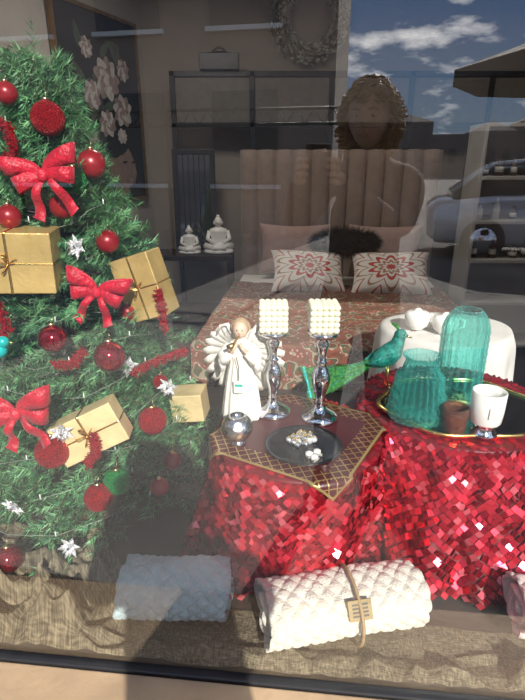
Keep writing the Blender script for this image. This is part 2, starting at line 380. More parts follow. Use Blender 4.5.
def buddha(loc,s):
    b=MB(); M=TR(loc,.1,s=s)
    b.lathe([(0,0),(.42,0),(.45,.06),(.40,.12),(.2,.14),(0,.14)],M_cer,M=M,sy=.75)
    b.tube([(-.38,0,.2),(-.1,-.24,.17),(.2,-.25,.17)],[.11,.1,.07],M_cer,12,M); b.tube([(.38,0,.2),(.1,-.2,.22),(-.2,-.22,.22)],[.11,.1,.07],M_cer,12,M)
    b.lathe([(.30,.12),(.27,.3),(.22,.45),(.27,.62),(.24,.70),(.09,.75),(.075,.8)],M_cer,M=M,sy=.65,seg=24)
    b.tube([(-.25,0,.64),(-.32,-.05,.42),(-.12,-.22,.30)],[.075,.065,.05],M_cer,10,M); b.tube([(.25,0,.64),(.32,-.05,.42),(.12,-.22,.30)],[.075,.065,.05],M_cer,10,M)
    b.sphere((0,-.01,.90),(.115,.12,.145),M_cer,M=M); b.sphere((0,.01,1.05),(.055,.055,.05),M_cer,M=M); b.sphere((0,-.13,.89),(.018,.03,.03),M_cer,M=M,seg=8,rings=6)
    for x in (-.12,.12): b.sphere((x,0,.87),(.02,.03,.06),M_cer,M=M,seg=8,rings=6)
    return b.build('buddha_statue')
buddha((-.35,4.08,.752),.27); buddha((-.58,4.06,.752),.20)
b=MB(); M_uph=mat('charcoal_fabric',(.03,.028,.03),.9,var=.2)
AM=TR((-.98,3.25,0),.5)
b.cbox((0,0,.40),(.52,.5,.16),M_uph,AM); b.cbox((0,.24,.72),(.52,.09,.54),M_uph,AM)
for x in (-.27,.27): b.cbox((x,0,.5),(.07,.5,.26),M_uph,AM)
for x in (-.24,.24):
    for y in (-.2,.2): b.tube([(x,y,0),(x,y,.33)],[.012,.02],M_dark,8,AM)
b.build('armchair',bevel=.03)

# ---------------------------------------------------------------- white shelving right
b=MB()
x0,x1,y0,y1=1.50,2.35,3.7,4.0
M_shw=mat('shelf_paint',(.50,.48,.45),.6,var=.05,scale=6)
b.box((x0,y0,0),(x0+.025,y1,1.68),M_shw); b.box((x1-.025,y0,0),(x1,y1,1.68),M_shw); b.box((x0,y1-.02,0),(x1,y1,1.68),M_wall)
for z in (.08,.42,.74,1.02,1.32,1.66): b.box((x0+.025,y0,z),(x1-.025,y1-.02,z+.025),M_shw)
b.build('white_shelving_unit',bevel=.003)
M_bot=mat('amber_bottle',(.12,.07,.04),.2,var=.2); M_lab=mat('paper_label',(.7,.68,.62),.7,var=.05); b=MB()
for z in (.765,1.045,1.345):
    x=1.58
    while x<2.25:
        h=random.uniform(.08,.17); rr=random.uniform(.02,.03); m=random.choice([M_bot,M_lab,M_black,M_bot])
        b.lathe([(0,0),(rr,0),(rr,h*.7),(rr*.4,h*.8),(rr*.4,h),(0,h)],m,(x,3.80,z),16); b.lathe([(rr*1.02,h*.2),(rr*1.02,h*.5)],M_lab,(x,3.80,z),16)
        x+=random.uniform(.08,.16)
b.build('shelf_bottles')

# ---------------------------------------------------------------- tables & sequin cloths
M_clo=mat('dark_red_cloth',(.15,.006,.010),.5,var=.3,scale=30)
M_seq=mat('red_foil_sequin',(.82,.04,.07),.22,.70,var=.1,scale=60)
M_seq2=mat('red_foil_sequin_deep',(.48,.012,.028),.20,.80,var=.1,scale=60)
M_seq_glint=mat('red_foil_sequin_glint',(.90,.16,.20),.26,.6,var=.1,scale=60)  # glints painted as a paler pink colour on a small share of sequins
ZT=.742; ZP=.36
def table(cx,cy,r):
    b=MB(); b.lathe([(0,.0),(.14,.0),(.14,.015),(.03,.03),(.025,ZT-ZP-.05),(.06,ZT-ZP-.03),(r-.02,ZT-ZP-.03),(r-.02,ZT-ZP-.006),(0,ZT-ZP-.006)],M_dark,(cx,cy,ZP),48,smooth=False); b.build('round_side_table')
def cloth(cx,cy,r,flare,nf,amp,ph):
    b=MB()
    def P(th,s):
        fl=flare(th); crum=1.3*amp*s*nz(math.cos(th)*3,math.sin(th)*3,s*2.2,1.6)
        rad=r+.004+fl*s**1.2+amp*(s**.8)*math.sin(nf*th+ph+.6*math.sin(3*th)+1.3*s)+.35*amp*s*math.sin(2.3*nf*th)+crum
        z=ZT-(ZT-ZP-.012)*s
        return Vector((cx+rad*math.cos(th),cy+rad*math.sin(th),z))
    n=240
    vs=[];fs=[]
    rings=[0,.5,.9,1]
    for q in rings:
        for k in range(n): 
            th=2*pi*k/n; vs.append((cx+(r+.003)*q*math.cos(th),cy+(r+.003)*q*math.sin(th),ZT+.001))
    S=np.linspace(.01,1,22)
    for s in S:
        for k in range(n): vs.append(P(2*pi*k/n,s))
    R=len(rings)+len(S)
    for i in range(R-1):
        for k in range(n):
            k2=(k+1)%n; fs.append((i*n+k,(i+1)*n+k,(i+1)*n+k2,i*n+k2))
    b.add(vs,fs,M_clo)
    rows=34
    for j in range(rows):
        s=(j+.7)/rows; cnt=int(2*pi*(r+.04)/.0228)
        for k in range(cnt):
            th=2*pi*(k+.5*(j%2)+random.uniform(-.10,.10))/cnt
            sj=min(.995,max(.01,s+random.uniform(-.004,.004)))
            p=P(th,sj); e=.004
            t=(P(th+e,sj)-P(th-e,sj)).normalized(); d=(P(th,min(1,sj+.03))-P(th,sj-.005)).normalized(); nn=d.cross(t); 
            if nn.dot(Vector((p.x-cx,p.y-cy,0)))<0: nn=-nn
            cl=Vector((nz(th*6,s*5,1,1),nz(th*6,s*5,7,1),nz(th*6,s*5,13,1)))*.7
            tl=Vector([random.gauss(0,.22) for _ in range(3)])+cl
            nn2=(nn+tl).normalized(); a=(t-nn2*t.dot(nn2)).normalized(); c=nn2.cross(a); sz=.0124*random.uniform(.92,1.06)
            p=p+nn*random.uniform(.003,.008)
            rot=random.gauss(0,.11); a2=a*math.cos(rot)+c*math.sin(rot); c2=nn2.cross(a2)
            q_=random.random()
            b.add([p-a2*sz,p-c2*sz,p+a2*sz,p+c2*sz],[(0,1,2,3)],M_seq if q_<.54 else (M_seq2 if q_<.86 else M_seq_glint),False)
    # sequins on the flat top rim
    for k in range(int(r*r*pi/.00045)):
        q=math.sqrt(random.random())*r; th=random.random()*2*pi; p=Vector((cx+q*math.cos(th),cy+q*math.sin(th),ZT+.003)); tl=Vector((random.gauss(0,.07),random.gauss(0,.07),1)).normalized()
        a=tl.orthogonal().normalized(); c=tl.cross(a); rot=.78+random.gauss(0,.2); a2=a*math.cos(rot)+c*math.sin(rot); c2=tl.cross(a2); sz=.012
        b.add([p-a2*sz,p-c2*sz,p+a2*sz,p+c2*sz],[(0,1,2,3)],M_seq,False)
    b.build('red_sequin_tablecloth')
T1=(.10,1.225,.222); T2=(.60,1.42,.285)
def bumpf(th,c,w): 
    d=(th-c+pi)%(2*pi)-pi; return math.exp(-(d/w)**2)
table(*T1); cloth(*T1,lambda th:.012+.10*bumpf(th,pi*1.02,.55),11,.011,1.)
table(*T2); cloth(*T2,lambda th:.03+.10*bumpf(th,-pi/2-.2,.8)+.05*bumpf(th,-.5,.5),9,.028,0.)
# gold lattice topper on left table
m,nt,bb=newmat('red_gold_lattice'); uv=nt.nodes.new('ShaderNodeUVMap'); sp=nt.nodes.new('ShaderNodeSeparateXYZ'); nt.links.new(uv.outputs[0],sp.inputs[0])
def line(o): return math_n(nt,'LESS_THAN',math_n(nt,'ABSOLUTE',math_n(nt,'SUBTRACT',math_n(nt,'FRACT',o),.5)),.065)
a_=math_n(nt,'MULTIPLY',math_n(nt,'ADD',sp.outputs[0],sp.outputs[1]),13.0); c_=math_n(nt,'MULTIPLY',math_n(nt,'SUBTRACT',sp.outputs[0],sp.outputs[1]),13.0)
ln=math_n(nt,'MAXIMUM',line(a_),line(c_))
ed=math_n(nt,'GREATER_THAN',math_n(nt,'MAXIMUM',math_n(nt,'ABSOLUTE',math_n(nt,'SUBTRACT',sp.outputs[0],.5)),math_n(nt,'ABSOLUTE',math_n(nt,'SUBTRACT',sp.outputs[1],.5))),.483)
band=math_n(nt,'GREATER_THAN',math_n(nt,'MAXIMUM',math_n(nt,'ABSOLUTE',math_n(nt,'SUBTRACT',sp.outputs[0],.5)),math_n(nt,'ABSOLUTE',math_n(nt,'SUBTRACT',sp.outputs[1],.5))),.36)
ln=math_n(nt,'MAXIMUM',math_n(nt,'MULTIPLY',ln,band),ed)
mx=nt.nodes.new('ShaderNodeMix'); mx.data_type='RGBA'; nt.links.new(ln,mx.inputs['Factor']); mx.inputs['A'].default_value=(.075,.010,.012,1); mx.inputs['B'].default_value=(.50,.35,.14,1)
nt.links.new(mx.outputs['Result'],bb.inputs['Base Color']); nt.links.new(math_n(nt,'MULTIPLY',ln,.6),bb.inputs['Metallic']); bb.inputs['Roughness'].default_value=.4
def topper(u,v):
    L=.200; x=(u*2-1)*L; y=(v*2-1)*L; ca,sa=math.cos(1.05),math.sin(1.05); x,y=x*ca-y*sa,x*sa+y*ca
    rho=math.hypot(x,y); cx,cy,r=T1; R=r+.012
    if rho<=R: return (cx+x,cy+y,ZT+.007)
    return (cx+x/rho*(R+.010+.1*(rho-R)),cy+y/rho*(R+.010+.1*(rho-R)),ZT+.007-(rho-R))
grid_obj('gold_lattice_table_topper',topper,60,60,m,solid=.002,origin=(T1[0],T1[1],ZT))
ZA=ZT+.0085
# ---------------------------------------------------------------- candlesticks with bubble candles
M_wax=mat('ivory_wax',(.84,.79,.62),.5,var=.04,scale=30); M_wax.node_tree.nodes['Principled BSDF'].inputs['Subsurface Weight'].default_value=.15
def candlestick(x,y,H):
    b=MB()
    k=H/.262
    pr=[(0,0),(.052,0),(.054,.006),(.05,.014),(.036,.022),(.02,.034),(.013,.05),(.016,.056),(.012,.062),(.018,.085),(.026,.115),(.027,.135),(.02,.155),(.012,.168),(.017,.173),(.012,.178),(.011,.195),(.016,.215),(.021,.23),(.014,.238),(.03,.246),(.042,.252),(.043,.262),(0,.262)]
    b.lathe([(r,z*k) for r,z in pr],M_chrome,(x,y,ZA),40); b.build('chrome_candlestick')
    b=MB(); z0=ZA+H+.001; n=4; s=.0155
    b.cbox((x,y,z0+.004+n*s/2+.004),(n*s,n*s,n*s),M_wax,None)
    for i in range(n+1):
        for j in range(n+1):
            for l in range(n+1):
                if 0<i<n and 0<j<n and 0<l<n: continue
                if l==0 and 0<i<n and 0<j<n: continue
                b.sphere((x+(i-n/2)*s,y+(j-n/2)*s,z0+.0098+l*s),.0094,M_wax,12,8)
    b.tube([(x,y,z0+.07),(x+.001,y,z0+.090)],.0012,M_cer,6); b.build('bubble_candle')
candlestick(.030,1.335,.256); candlestick(.164,1.30,.266)
# ---------------------------------------------------------------- angel
b=MB(); M_ang=mat('angel_resin',(.80,.77,.71),.6,var=.08,scale=30,bump=.25); M_hair=mat('angel_hair',(.42,.29,.17),.7,var=.2); M_sk=mat('angel_skin',(.68,.48,.36),.6,var=.05)
AG=TR((-.060,1.315,ZA),-.1)
b.lathe([(0,0),(.054,0),(.056,.004),(.053,.03),(.047,.08),(.039,.13),(.032,.165),(.031,.178),(.036,.20),(.036,.216),(.025,.232),(.011,.238),(.010,.25)],M_ang,M=AG,seg=72,sy=.78,rib=.06,nrib=12)
b.sphere((0,-.003,.266),(.020,.021,.025),M_sk,M=AG); b.sphere((0,.005,.272),(.0235,.021,.026),M_hair,M=AG); b.sphere((0,-.025,.264),(.003,.004,.004),M_sk,M=AG,seg=8,rings=6)
for x in (-.007,.007): b.sphere((x,-.0225,.269),(.0018,.0015,.0015),M_black,M=AG,seg=6,rings=4)
for k in range(14):
    a=pi*k/13; b.sphere((.022*math.cos(a),.006,.268+.022*math.sin(a)),.006,M_hair,8,6,AG)
for sx in (-1,1):
    b.tube([(sx*.030,0,.222),(sx*.050,-.012,.192),(sx*.040,-.034,.188),(sx*.022,-.042,.212)],[.013,.014,.015,.010],M_ang,14,AG)
    b.tube([(sx*.046,-.026,.186),(sx*.050,-.026,.150)],[.014,.004],M_ang,12,AG); b.tube([(sx*.024,-.040,.208),(sx*.012,-.045,.226),(sx*.004,-.044,.240)],[.006,.0055,.004],M_sk,10,AG)
b.tube([(0,-.030,.256),(-.010,-.06,.245),(-.020,-.075,.238)],[.003,.004,.010],M_gold,10,AG)
b.cbox((.0,-.050,.115),(.028,.002,.036),M_lab,AG); b.cbox((.0,-.0515,.12),(.020,.001,.006),M_turqb,AG); b.tube([(-.008,-.042,.20),(0,-.046,.17),(0,-.050,.135)],.0009,M_dark,6,AG)
for sx in (-1,1):
    for k in range(11):
        t=k/10; ang=math.radians(66-146*t); L=.054+.084*t**.8-.012*max(0,t-.85)/.15; root=Vector((sx*.014,.030,.216-.030*t))
        d=Vector((sx*(math.cos(ang)*.75+.12),.12,math.sin(ang))).normalized(); wd=d.cross(Vector((0,-1,0))).normalized()
        pts=[];wid=[]
        for q in np.linspace(0,1,8):
            pts.append(root+d*L*q+Vector((sx*.004*q*q,.006*q*q+.0012*k,-.010*q*q))); wid.append(wd*(.010+.020*math.sin(pi*min(.9,q*.86+.05))))
        b.strip(pts,wid,M_ang,AG)
    b.tube([Vector((sx*.012,.028,.20)),Vector((sx*.026,.030,.240)),Vector((sx*.042,.034,.268)),Vector((sx*.062,.038,.262)),Vector((sx*.076,.042,.232))],[.008,.007,.006,.005,.002],M_ang,8,AG)
b.build('angel_figurine',solid=.0008)
# mercury ball tealight
b=MB(); prof=[(0,0),(.022,0),(.024,.004),(.018,.01)]+[(.041*math.sin(a),.047-.040*math.cos(a)) for a in np.linspace(.45,2.55,16)]+[(.018,.082),(.017,.07),(0,.066)]
b.lathe(prof,mat('mercury_glass',(.7,.7,.72),.15,1,var=.35,scale=80,bump=.4,bscale=120),(-.066,1.165,ZA),40); b.build('mercury_glass_candle_holder')
# black plate and tiny ornaments
b=MB(); b.lathe([(0,0),(.07,0),(.09,.006),(.100,.011),(.098,.013),(.085,.008),(.065,.004),(0,.004)],mat('black_glazed_plate',(.02,.02,.022),.2,var=.2),(.107,1.140,ZA),64)
b.build('black_plate')
b=MB(); 
for k in range(20):
    a=random.random()*6.28; q=.05*math.sqrt(random.random()); x=.09+q*math.cos(a); y=1.16+.8*q*math.sin(a); b.sphere((x,y,ZA+.014),.0095,random.choice([M_chrome,M_silver,M_chrome]),12,8); b.lathe([(.003,0),(.003,.004)],M_gold,(x,y,ZA+.0225),8)
b.build('silver_mini_baubles')
b=MB()
for (x,y,r_) in ((.117,1.09,.3),(.137,1.10,-.2),(.128,1.075,.7)):
    b.lathe([(0,0),(.009,0),(.010,.010),(.004,.014),(0,.014)],M_cer,(x,y,ZA+.006),16); b.cbox((0,0,0),(.016,.001,.012),M_lab,TR((x+.004,y-.012,ZA+.012),r_,.5))
b.build('tagged_name_card_holders')

# ---------------------------------------------------------------- tray and vases
b=MB(); trc=(.595,1.372); TM=TR((trc[0],trc[1],ZT+.009))
def wav(a): return 1+.045*math.cos(6*a)
n=96; vs=[];fs=[]
rx,ry=.235,.195
for (q,z) in ((0.001,.004),(.97,.004),(.97,.012),(1.0,.014),(1.02,.008),(1.0,0.0),(.001,0.0)):
    for k in range(n):
        a=2*pi*k/n; vs.append((rx*q*wav(a)*math.cos(a),ry*q*wav(a)*math.sin(a),z))
for i in range(6):
    for k in range(n):
        k2=(k+1)%n; fs.append((i*n+k,(i+1)*n+k,(i+1)*n+k2,i*n+k2))
b.add(vs[:2*n],[f for f in fs if max(f)<2*n],mat('tray_mirror',(.42,.40,.38),.07,1,var=.05),True,TM)
b.add(vs,[f for f in fs if min(f)>=n],M_gold,True,TM); b.build('gold_rimmed_mirror_tray')
ZR=ZT+.0145
def cglass(name,col,tcol,f=.5,edge=.6):
    m=bpy.data.materials.new(name); m.use_nodes=True; nt=m.node_tree; p=nt.nodes['Principled BSDF']; o=nt.nodes['Material Output']
    p.inputs['Base Color'].default_value=(*col,1); p.inputs['Roughness'].default_value=.06; p.inputs['Coat Weight'].default_value=.6
    t=nt.nodes.new('ShaderNodeBsdfTransparent'); t.inputs['Color'].default_value=(*tcol,1); x=nt.nodes.new('ShaderNodeMixShader')
    tc=nt.nodes.new('ShaderNodeTexCoord')
    nn=nt.nodes.new('ShaderNodeTexNoise'); nn.inputs['Scale'].default_value=60; nt.links.new(tc.outputs['Object'],nn.inputs['Vector']); bp=nt.nodes.new('ShaderNodeBump'); bp.inputs['Strength'].default_value=.8; bp.inputs['Distance'].default_value=.01
    nt.links.new(nn.outputs['Fac'],bp.inputs['Height']); nt.links.new(bp.outputs['Normal'],p.inputs['Normal'])
    lw=nt.nodes.new('ShaderNodeLayerWeight'); lw.inputs['Blend'].default_value=.5; nt.links.new(bp.outputs['Normal'],lw.inputs['Normal'])
    nt.links.new(math_n(nt,'ADD',math_n(nt,'MULTIPLY',math_n(nt,'POWER',lw.outputs['Facing'],1.7),edge),f),x.inputs[0])
    nt.links.new(t.outputs[0],x.inputs[1]); nt.links.new(p.outputs[0],x.inputs[2]); nt.links.new(x.outputs[0],o.inputs['Surface']); return m
M_tg=cglass('turquoise_glass',(.08,.50,.45),(.68,.93,.90),.05,.75)
b=MB()
pr=[(0,0),(.060,0),(.066,.006)]+[(.066+.0012*math.sin(i*2.2),.01+i*.008) for i in range(27)]+[(.064,.236),(.058,.256),(.050,.27),(.042,.280),(.038,.288)]
b.lathe(pr[:-1]+[(.036,.286),(.038,.276),(.052,.255),(.058,.23),(.059,.02),(0,.014)],M_tg,(.604,1.425,ZR),96,rib=.045,nrib=18); b.build('turquoise_glass_vase')
b=MB()
pr=[(0,0),(.066,0),(.077,.008)]+[(.079+.0035*math.sin(i*1.6)-.00008*i*i,.014+i*.007) for i in range(19)]+[(.046,.162),(.042,.172),(.044,.186),(.054,.192),(.050,.193),(.038,.184),(.037,.170),(.042,.155),(.066,.13),(.071,.02),(0,.012)]
b.lathe(pr,M_tg,(.440,1.295,ZR),96,rib=.035,nrib=24); b.build('turquoise_glass_jar')
b=MB(); b.lathe([(0,0),(.026,0),(.031,.006),(.034,.05),(.034,.076),(.031,.076),(.030,.05),(.027,.012),(0,.01)],cglass('smoky_brown_glass',(.2,.09,.06),(.7,.45,.35),.35),(.520,1.215,ZR),32); b.lathe([(0,.012),(.024,.012),(.024,.04),(0,.04)],M_wax,(.520,1.215,ZR),24); b.build('brown_tealight_holder')
b=MB(); b.lathe([(0,0),(.036,0),(.037,.006),(.030,.012),(.026,.022),(.028,.030),(.032,.034)],M_chrome,(.598,1.205,ZR),32)
b.lathe([(0,.034),(.036,.034),(.040,.040),(.043,.07),(.044,.125),(.041,.127),(.039,.118),(0,.112)],M_cer,(.598,1.205,ZR),32); b.cbox((.598,1.1605,ZR+.08),(.026,.001,.03),M_lab); b.build('white_candle_cup')
# ---------------------------------------------------------------- bird (turquoise with green tail)
b=MB(); M_bt=mat('turquoise_feather',(.02,.24,.20),.45,.15,var=.5,scale=60,bump=.6,bscale=150); M_bg=mat('green_glitter_tail',(.09,.36,.09),.4,.3,var=.6,scale=120,bump=1,bscale=300)
BP=TR((.40,1.52,ZT+.006))
b.tube([(-.05,-.01,.085),(-.025,0,.095),(.0,0,.11),(.02,0,.13),(.03,-.004,.155),(.034,-.006,.175),(.036,-.008,.188)],[.012,.028,.036,.033,.022,.019,.014],M_bt,18,BP)
b.sphere((.036,-.008,.185),(.020,.018,.019),M_bt,M=BP); b.tube([(.05,-.012,.184),(.072,-.018,.178)],[.006,.0008],M_gold,8,BP)
b.sphere((.043,-.024,.190),.0028,M_black,8,6,BP)
for sx in (-1,1):
    b.tube([(.015,sx*.03-.0,.12),(-.02,sx*.034,.105),(-.065,sx*.02,.088)],[.014,.018,.004],M_bt,12,BP,flat=.4)
    b.tube([(.005,sx*.012,.082),(.008,sx*.014,.004)],.003,M_gold,8,BP)
    for q in (-.5,0,.5): b.tube([(.008,sx*.014,.003),(.03,sx*.014+q*.02,.003)],.0018,M_gold,6,BP)
for k in range(3): b.tube([(.03,-.005,.2),(.022-.008*k,-.005,.222)],[.002,.003],M_bg,6,BP)
for k in range(15):
    t=(k-7)/7; pts=[]
    for q in np.linspace(0,1,10):
        pts.append(Vector((-.030-.225*q-.012*t*q,-.03*q+.02*t*q,.095-.070*q-.012*math.sin(pi*q)+.045*t*q)))
    b.tube(pts,[.0028]*9+[.001],M_bg,6,BP)
    for i in range(1,10):
        p=pts[i]; d=(pts[i]-pts[i-1]).normalized()
        for sg in (-1,1):
            for h_ in (0,.33,.66):
                p2=p.lerp(pts[i-1],h_); e=p2+d*.022+Vector((0,random.uniform(-.008,.008),sg*.013*(1-.3*i/9))); s_=Vector((0,0,.003)); b.add([p2-s_,p2+s_,e],[(0,1,2)],M_bg if (k+i)%4 else M_bt,False,BP)
    b.sphere(pts[-1],(.006,.003,.007),M_turqb,8,6,BP)
b.build('peacock_ornament')
# ---------------------------------------------------------------- white covered ottoman with cups
M_fab=mat('white_drape',(.66,.645,.62),.9,var=.08,scale=8,bump=.4,bscale=14)
b=MB(); oc=(.79,2.06)
def drape(u,v):
    th=2*pi*u
    if v<.4: q=v/.4*.27; z=.79+.006*math.sin(5*th)*v-.012*(v/.4)**4
    else:
        s=(v-.4)/.6; q=.27+.02*math.sin(pi/2*min(1,s*6))*1+.01*s+.022*s*math.sin(10*th+math.sin(2*th)); z=.778-.415*s
    rr=q*(1+.04*math.sin(3*th))
    return (oc[0]+rr*math.cos(th),oc[1]+rr*.88*math.sin(th),z)
b.grid(drape,96,40,M_fab); b.build('white_draped_pouf')
for (x,y) in ((.64,2.0),(.735,1.94)):
    b=MB(); b.lathe([(0,0),(.025,0),(.028,.006),(.045,.02),(.052,.045),(.05,.065),(.038,.075),(.016,.078),(.012,.086),(0,.09)],M_cer,(x,y,.793),32); b.tube([(x+.048,y-.01,.86),(x+.07,y-.014,.85),(x+.07,y-.014,.825),(x+.047,y-.01,.815)],.005,M_cer,8); b.build('white_ceramic_sugar_bowl')

# ---------------------------------------------------------------- towels
def towel(name,A,B_,r,m,flat=.88,turns=3,bx=26,cells=.021,tilt=0):
    A=Vector(A);B_=Vector(B_); ax=(B_-A); L=ax.length; ax.normalize(); up=Vector((0,0,1)); sd_=up.cross(ax).normalized()
    nu,nv=330,130; vs=[];fs=[]
    T=turns*2*pi
    for i in range(nu+1):
        f=T*i/nu; rr=.016+(r-.016)*(i/nu); outer=i/nu>1-1.05/turns
        for j in range(nv+1):
            l=L*j/nv; e=0
            if outer:
                A1=(l+r*f)/cells+.4*nz(l*20,f*2,2); A2=(l-r*f)/cells+.4*nz(l*20,f*2,9)
                e=.0085*(abs(math.sin(pi*A1*.5))*abs(math.sin(pi*A2*.5)))**.6
            q=rr+e; g=f-2.0; p=A+ax*(l+(.010*math.sin(f*1.7) if j in (0,nv) else 0))+sd_*(-q*math.cos(g))*1.12+up*(q*math.sin(g))*flat
            p+=Vector((0,0,.007*nz(l*7,f)))
            vs.append(p)
    for i in range(nu):
        for j in range(nv): fs.append((i*(nv+1)+j,i*(nv+1)+j+1,(i+1)*(nv+1)+j+1,(i+1)*(nv+1)+j))
    b=MB(); b.add(vs,fs,m); return b,ax,L,sd_
M_tc=mat('cream_terry',(.68,.65,.56),.95,var=.08,scale=30,sheen=.2,bump=.6,bscale=220); M_tb=mat('blue_grey_terry',(.40,.52,.54),.95,var=.10,scale=30,sheen=.2,bump=.6,bscale=220)
M_tp=mat('blush_terry',(.72,.62,.59),.95,var=.1,scale=30,sheen=.2,bump=.5,bscale=220)
M_tw=mat('jute_twine',(.35,.24,.12),.9,var=.2); M_kraft=mat('kraft_tag',(.30,.22,.09),.6,var=.1)
tz=ZP+.012
b,ax,L,sd_=towel('t',(.005,.896,tz+.070),(.378,.967,tz+.070),.077,M_tc)
c=Vector((.21,.935,tz+.070)); b.tube([c+sd_*(-.098)*math.cos(a)*1.0+Vector((0,0,.0815*math.sin(a))) for a in np.linspace(0,2*pi,40)],.0012,M_tw,6)
b.cbox((0,0,0),(.052,.002,.040),M_kraft,TR((.222,.868,tz+.120),.18,-.62)); 
for k in range(4): b.cbox((0,-.0015,.012-.008*k),(.034,.0006,.0010),M_dark,TR((.222,.868,tz+.120),.18,-.62))
b.build('cream_rolled_towel',solid=.006)
b,ax,L,sd_=towel('t',(-.350,.985,tz+.066),(-.085,.975,tz+.066),.074,M_tb); b.build('blue_rolled_towel',solid=.006)
b,ax,L,sd_=towel('t',(.612,.925,tz+.07),(.88,.88,tz+.07),.07,M_tp); b.build('blush_rolled_towel',solid=.006)
# ---------------------------------------------------------------- burlap
m,nt,bb=newmat('burlap'); tc=nt.nodes.new('ShaderNodeTexCoord')
def fib(sx,sy,sd):
    mp=nt.nodes.new('ShaderNodeMapping'); mp.inputs['Scale'].default_value=(sx,sy,1); mp.inputs['Location'].default_value=(sd,sd,0); nt.links.new(tc.outputs['UV'],mp.inputs[0])
    q=nt.nodes.new('ShaderNodeTexNoise'); q.inputs['Scale'].default_value=1; q.inputs['Detail'].default_value=2; nt.links.new(mp.outputs[0],q.inputs['Vector']); return q.outputs['Fac']
wm=math_n(nt,'ADD',fib(40,230,0),fib(230,40,5))
nn=nt.nodes.new('ShaderNodeTexNoise'); nn.inputs['Scale'].default_value=10; nn.inputs['Detail'].default_value=5; nt.links.new(tc.outputs['UV'],nn.inputs['Vector'])
wc_=math_n(nt,'ADD',math_n(nt,'MULTIPLY',math_n(nt,'SUBTRACT',wm,.72),1.7),math_n(nt,'MULTIPLY',math_n(nt,'SUBTRACT',nn.outputs['Fac'],.5),.6))
r=ramp(nt,[(0,(.028,.024,.015)),(.4,(.10,.082,.05)),(1,(.27,.22,.14))]); nt.links.new(wc_,r.inputs['Fac']); nt.links.new(r.outputs[0],bb.inputs['Base Color'])
bp=nt.nodes.new('ShaderNodeBump'); bp.inputs['Strength'].default_value=.6; bp.inputs['Distance'].default_value=.004; nt.links.new(wm,bp.inputs['Height']); nt.links.new(bp.outputs[0],bb.inputs['Normal']); bb.inputs['Roughness'].default_value=.95
M_bur=m
def ridge(x,y,s,sd):
    return max(0,1-abs(nz(x,y,sd,s))*3.0)**1.3
def hfold(x,y):
    s=max(0,min(1,(-.34-x)/.12)); yg=.804-.101*x; dg=y-yg
    r1=ridge(x*.9+y*1.3,y*1.5-x*.9,5.0,3); r2=ridge(x*1.2-y*1.0,y*1.7+x*.7,7.5,9)
    hh=.004+s*(.012+.085*r1+.055*r2)*max(0,min(1,dg/.05))*max(.25,1-max(0,y-1.10)/.10)
    edge=max(0,1-abs(dg-.038)/.040)
    hh+=(1-s)*edge*(.003+.028*r1+.022*r2)
    g=max(0,min(1,(x-.0)/.15)); hh+=g*edge*.012
    q=max(0,min(1,(x-.42)/.08)); hh+=q*.035*r2*max(0,1-abs(dg-.06)/.06)
    return hh+.0015*nz(x,y,0,45)
def bur(u,v):
    x=-1.25+2.3*u; yg=.804-.101*x+.012; wdt=.16+.24*max(0,min(1,(-.3-x)/.2)); y=yg+wdt*v+.012*nz(x,v,0,6)*v
    return (x,y,ZP+hfold(x,y))
grid_obj('burlap_fabric',bur,460,80,M_bur,uvs=(2.3,.35),origin=(0,.9,ZP))

# ---------------------------------------------------------------- Christmas tree
TX,TY=-.575,1.45
def TRad(z): return max(.05,.065+(1.63-z)*.345)
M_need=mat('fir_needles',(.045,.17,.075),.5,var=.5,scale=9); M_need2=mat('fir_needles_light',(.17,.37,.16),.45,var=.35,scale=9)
b=MB(); b.lathe([(0,0),(.14,0),(.14,.01),(.03,.02),(.025,.95),(.006,1.28),(0,1.29)],M_stem,(TX,TY,ZP+.01),12)
twigs=[]
nb=285
for i in range(nb):
    f=(i+.5)/nb; z=.45+(1.645-.45)*f**.9; az=i*2.39996+random.uniform(-.2,.2); R=TRad(z)*random.uniform(.80,1.10)
    d=Vector((math.cos(az),math.sin(az),0)); p0=Vector((TX,TY,z+.05)); rise=-.05+.09*f
    def bp_(t): return p0+d*(R*t)+Vector((0,0,rise*t+.03*t*t-.05))
    b.tube([bp_(t) for t in (0,.5,1)],[.004,.003,.0015],M_stem,5)
    twigs.append((bp_(.45),bp_(1.0)))
    side=d.cross(Vector((0,0,1)))
    for q in (.45,.6,.72,.84,.93):
        for sg in (-1,1):
            L=.10*(1.15-q*.55)*min(1,R/.22+.12); dd=(d*.75+side*sg*.75+Vector((0,0,random.uniform(-.3,.35)))).normalized(); a=bp_(q); twigs.append((a,a+dd*L))
twigs.append((Vector((TX,TY,1.60)),Vector((TX+.01,TY-.01,1.765))))
for k in range(7):
    a=k*.9; twigs.append((Vector((TX,TY,1.60)),Vector((TX+.06*math.cos(a),TY+.06*math.sin(a),1.685))))
NV=[];
for (a,c) in twigs:
    ax=(c-a); L=ax.length; ax.normalize(); o1=ax.orthogonal().normalized(); o2=ax.cross(o1); n_=max(14,int(L*520))
    for k in range(n_):
        t=random.random(); p=a+ax*(L*t); q=random.random()*6.283; o=o1*math.cos(q)+o2*math.sin(q)
        dn=(o+ax*random.uniform(.6,1.2)).normalized(); ln_=random.uniform(.020,.034); s_=dn.cross(o1 if abs(dn.dot(o1))<.9 else o2).normalized()*.0015
        NV.append((p-s_,p+s_,p+dn*ln_))
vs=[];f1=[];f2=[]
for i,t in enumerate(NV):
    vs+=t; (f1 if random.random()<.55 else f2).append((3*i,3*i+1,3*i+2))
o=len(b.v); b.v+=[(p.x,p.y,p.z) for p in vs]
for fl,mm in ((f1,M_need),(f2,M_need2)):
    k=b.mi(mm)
    b.f+=[(x+o,y+o,z+o) for x,y,z in fl]; b.m+=[k]*len(fl); b.sm+=[False]*len(fl)
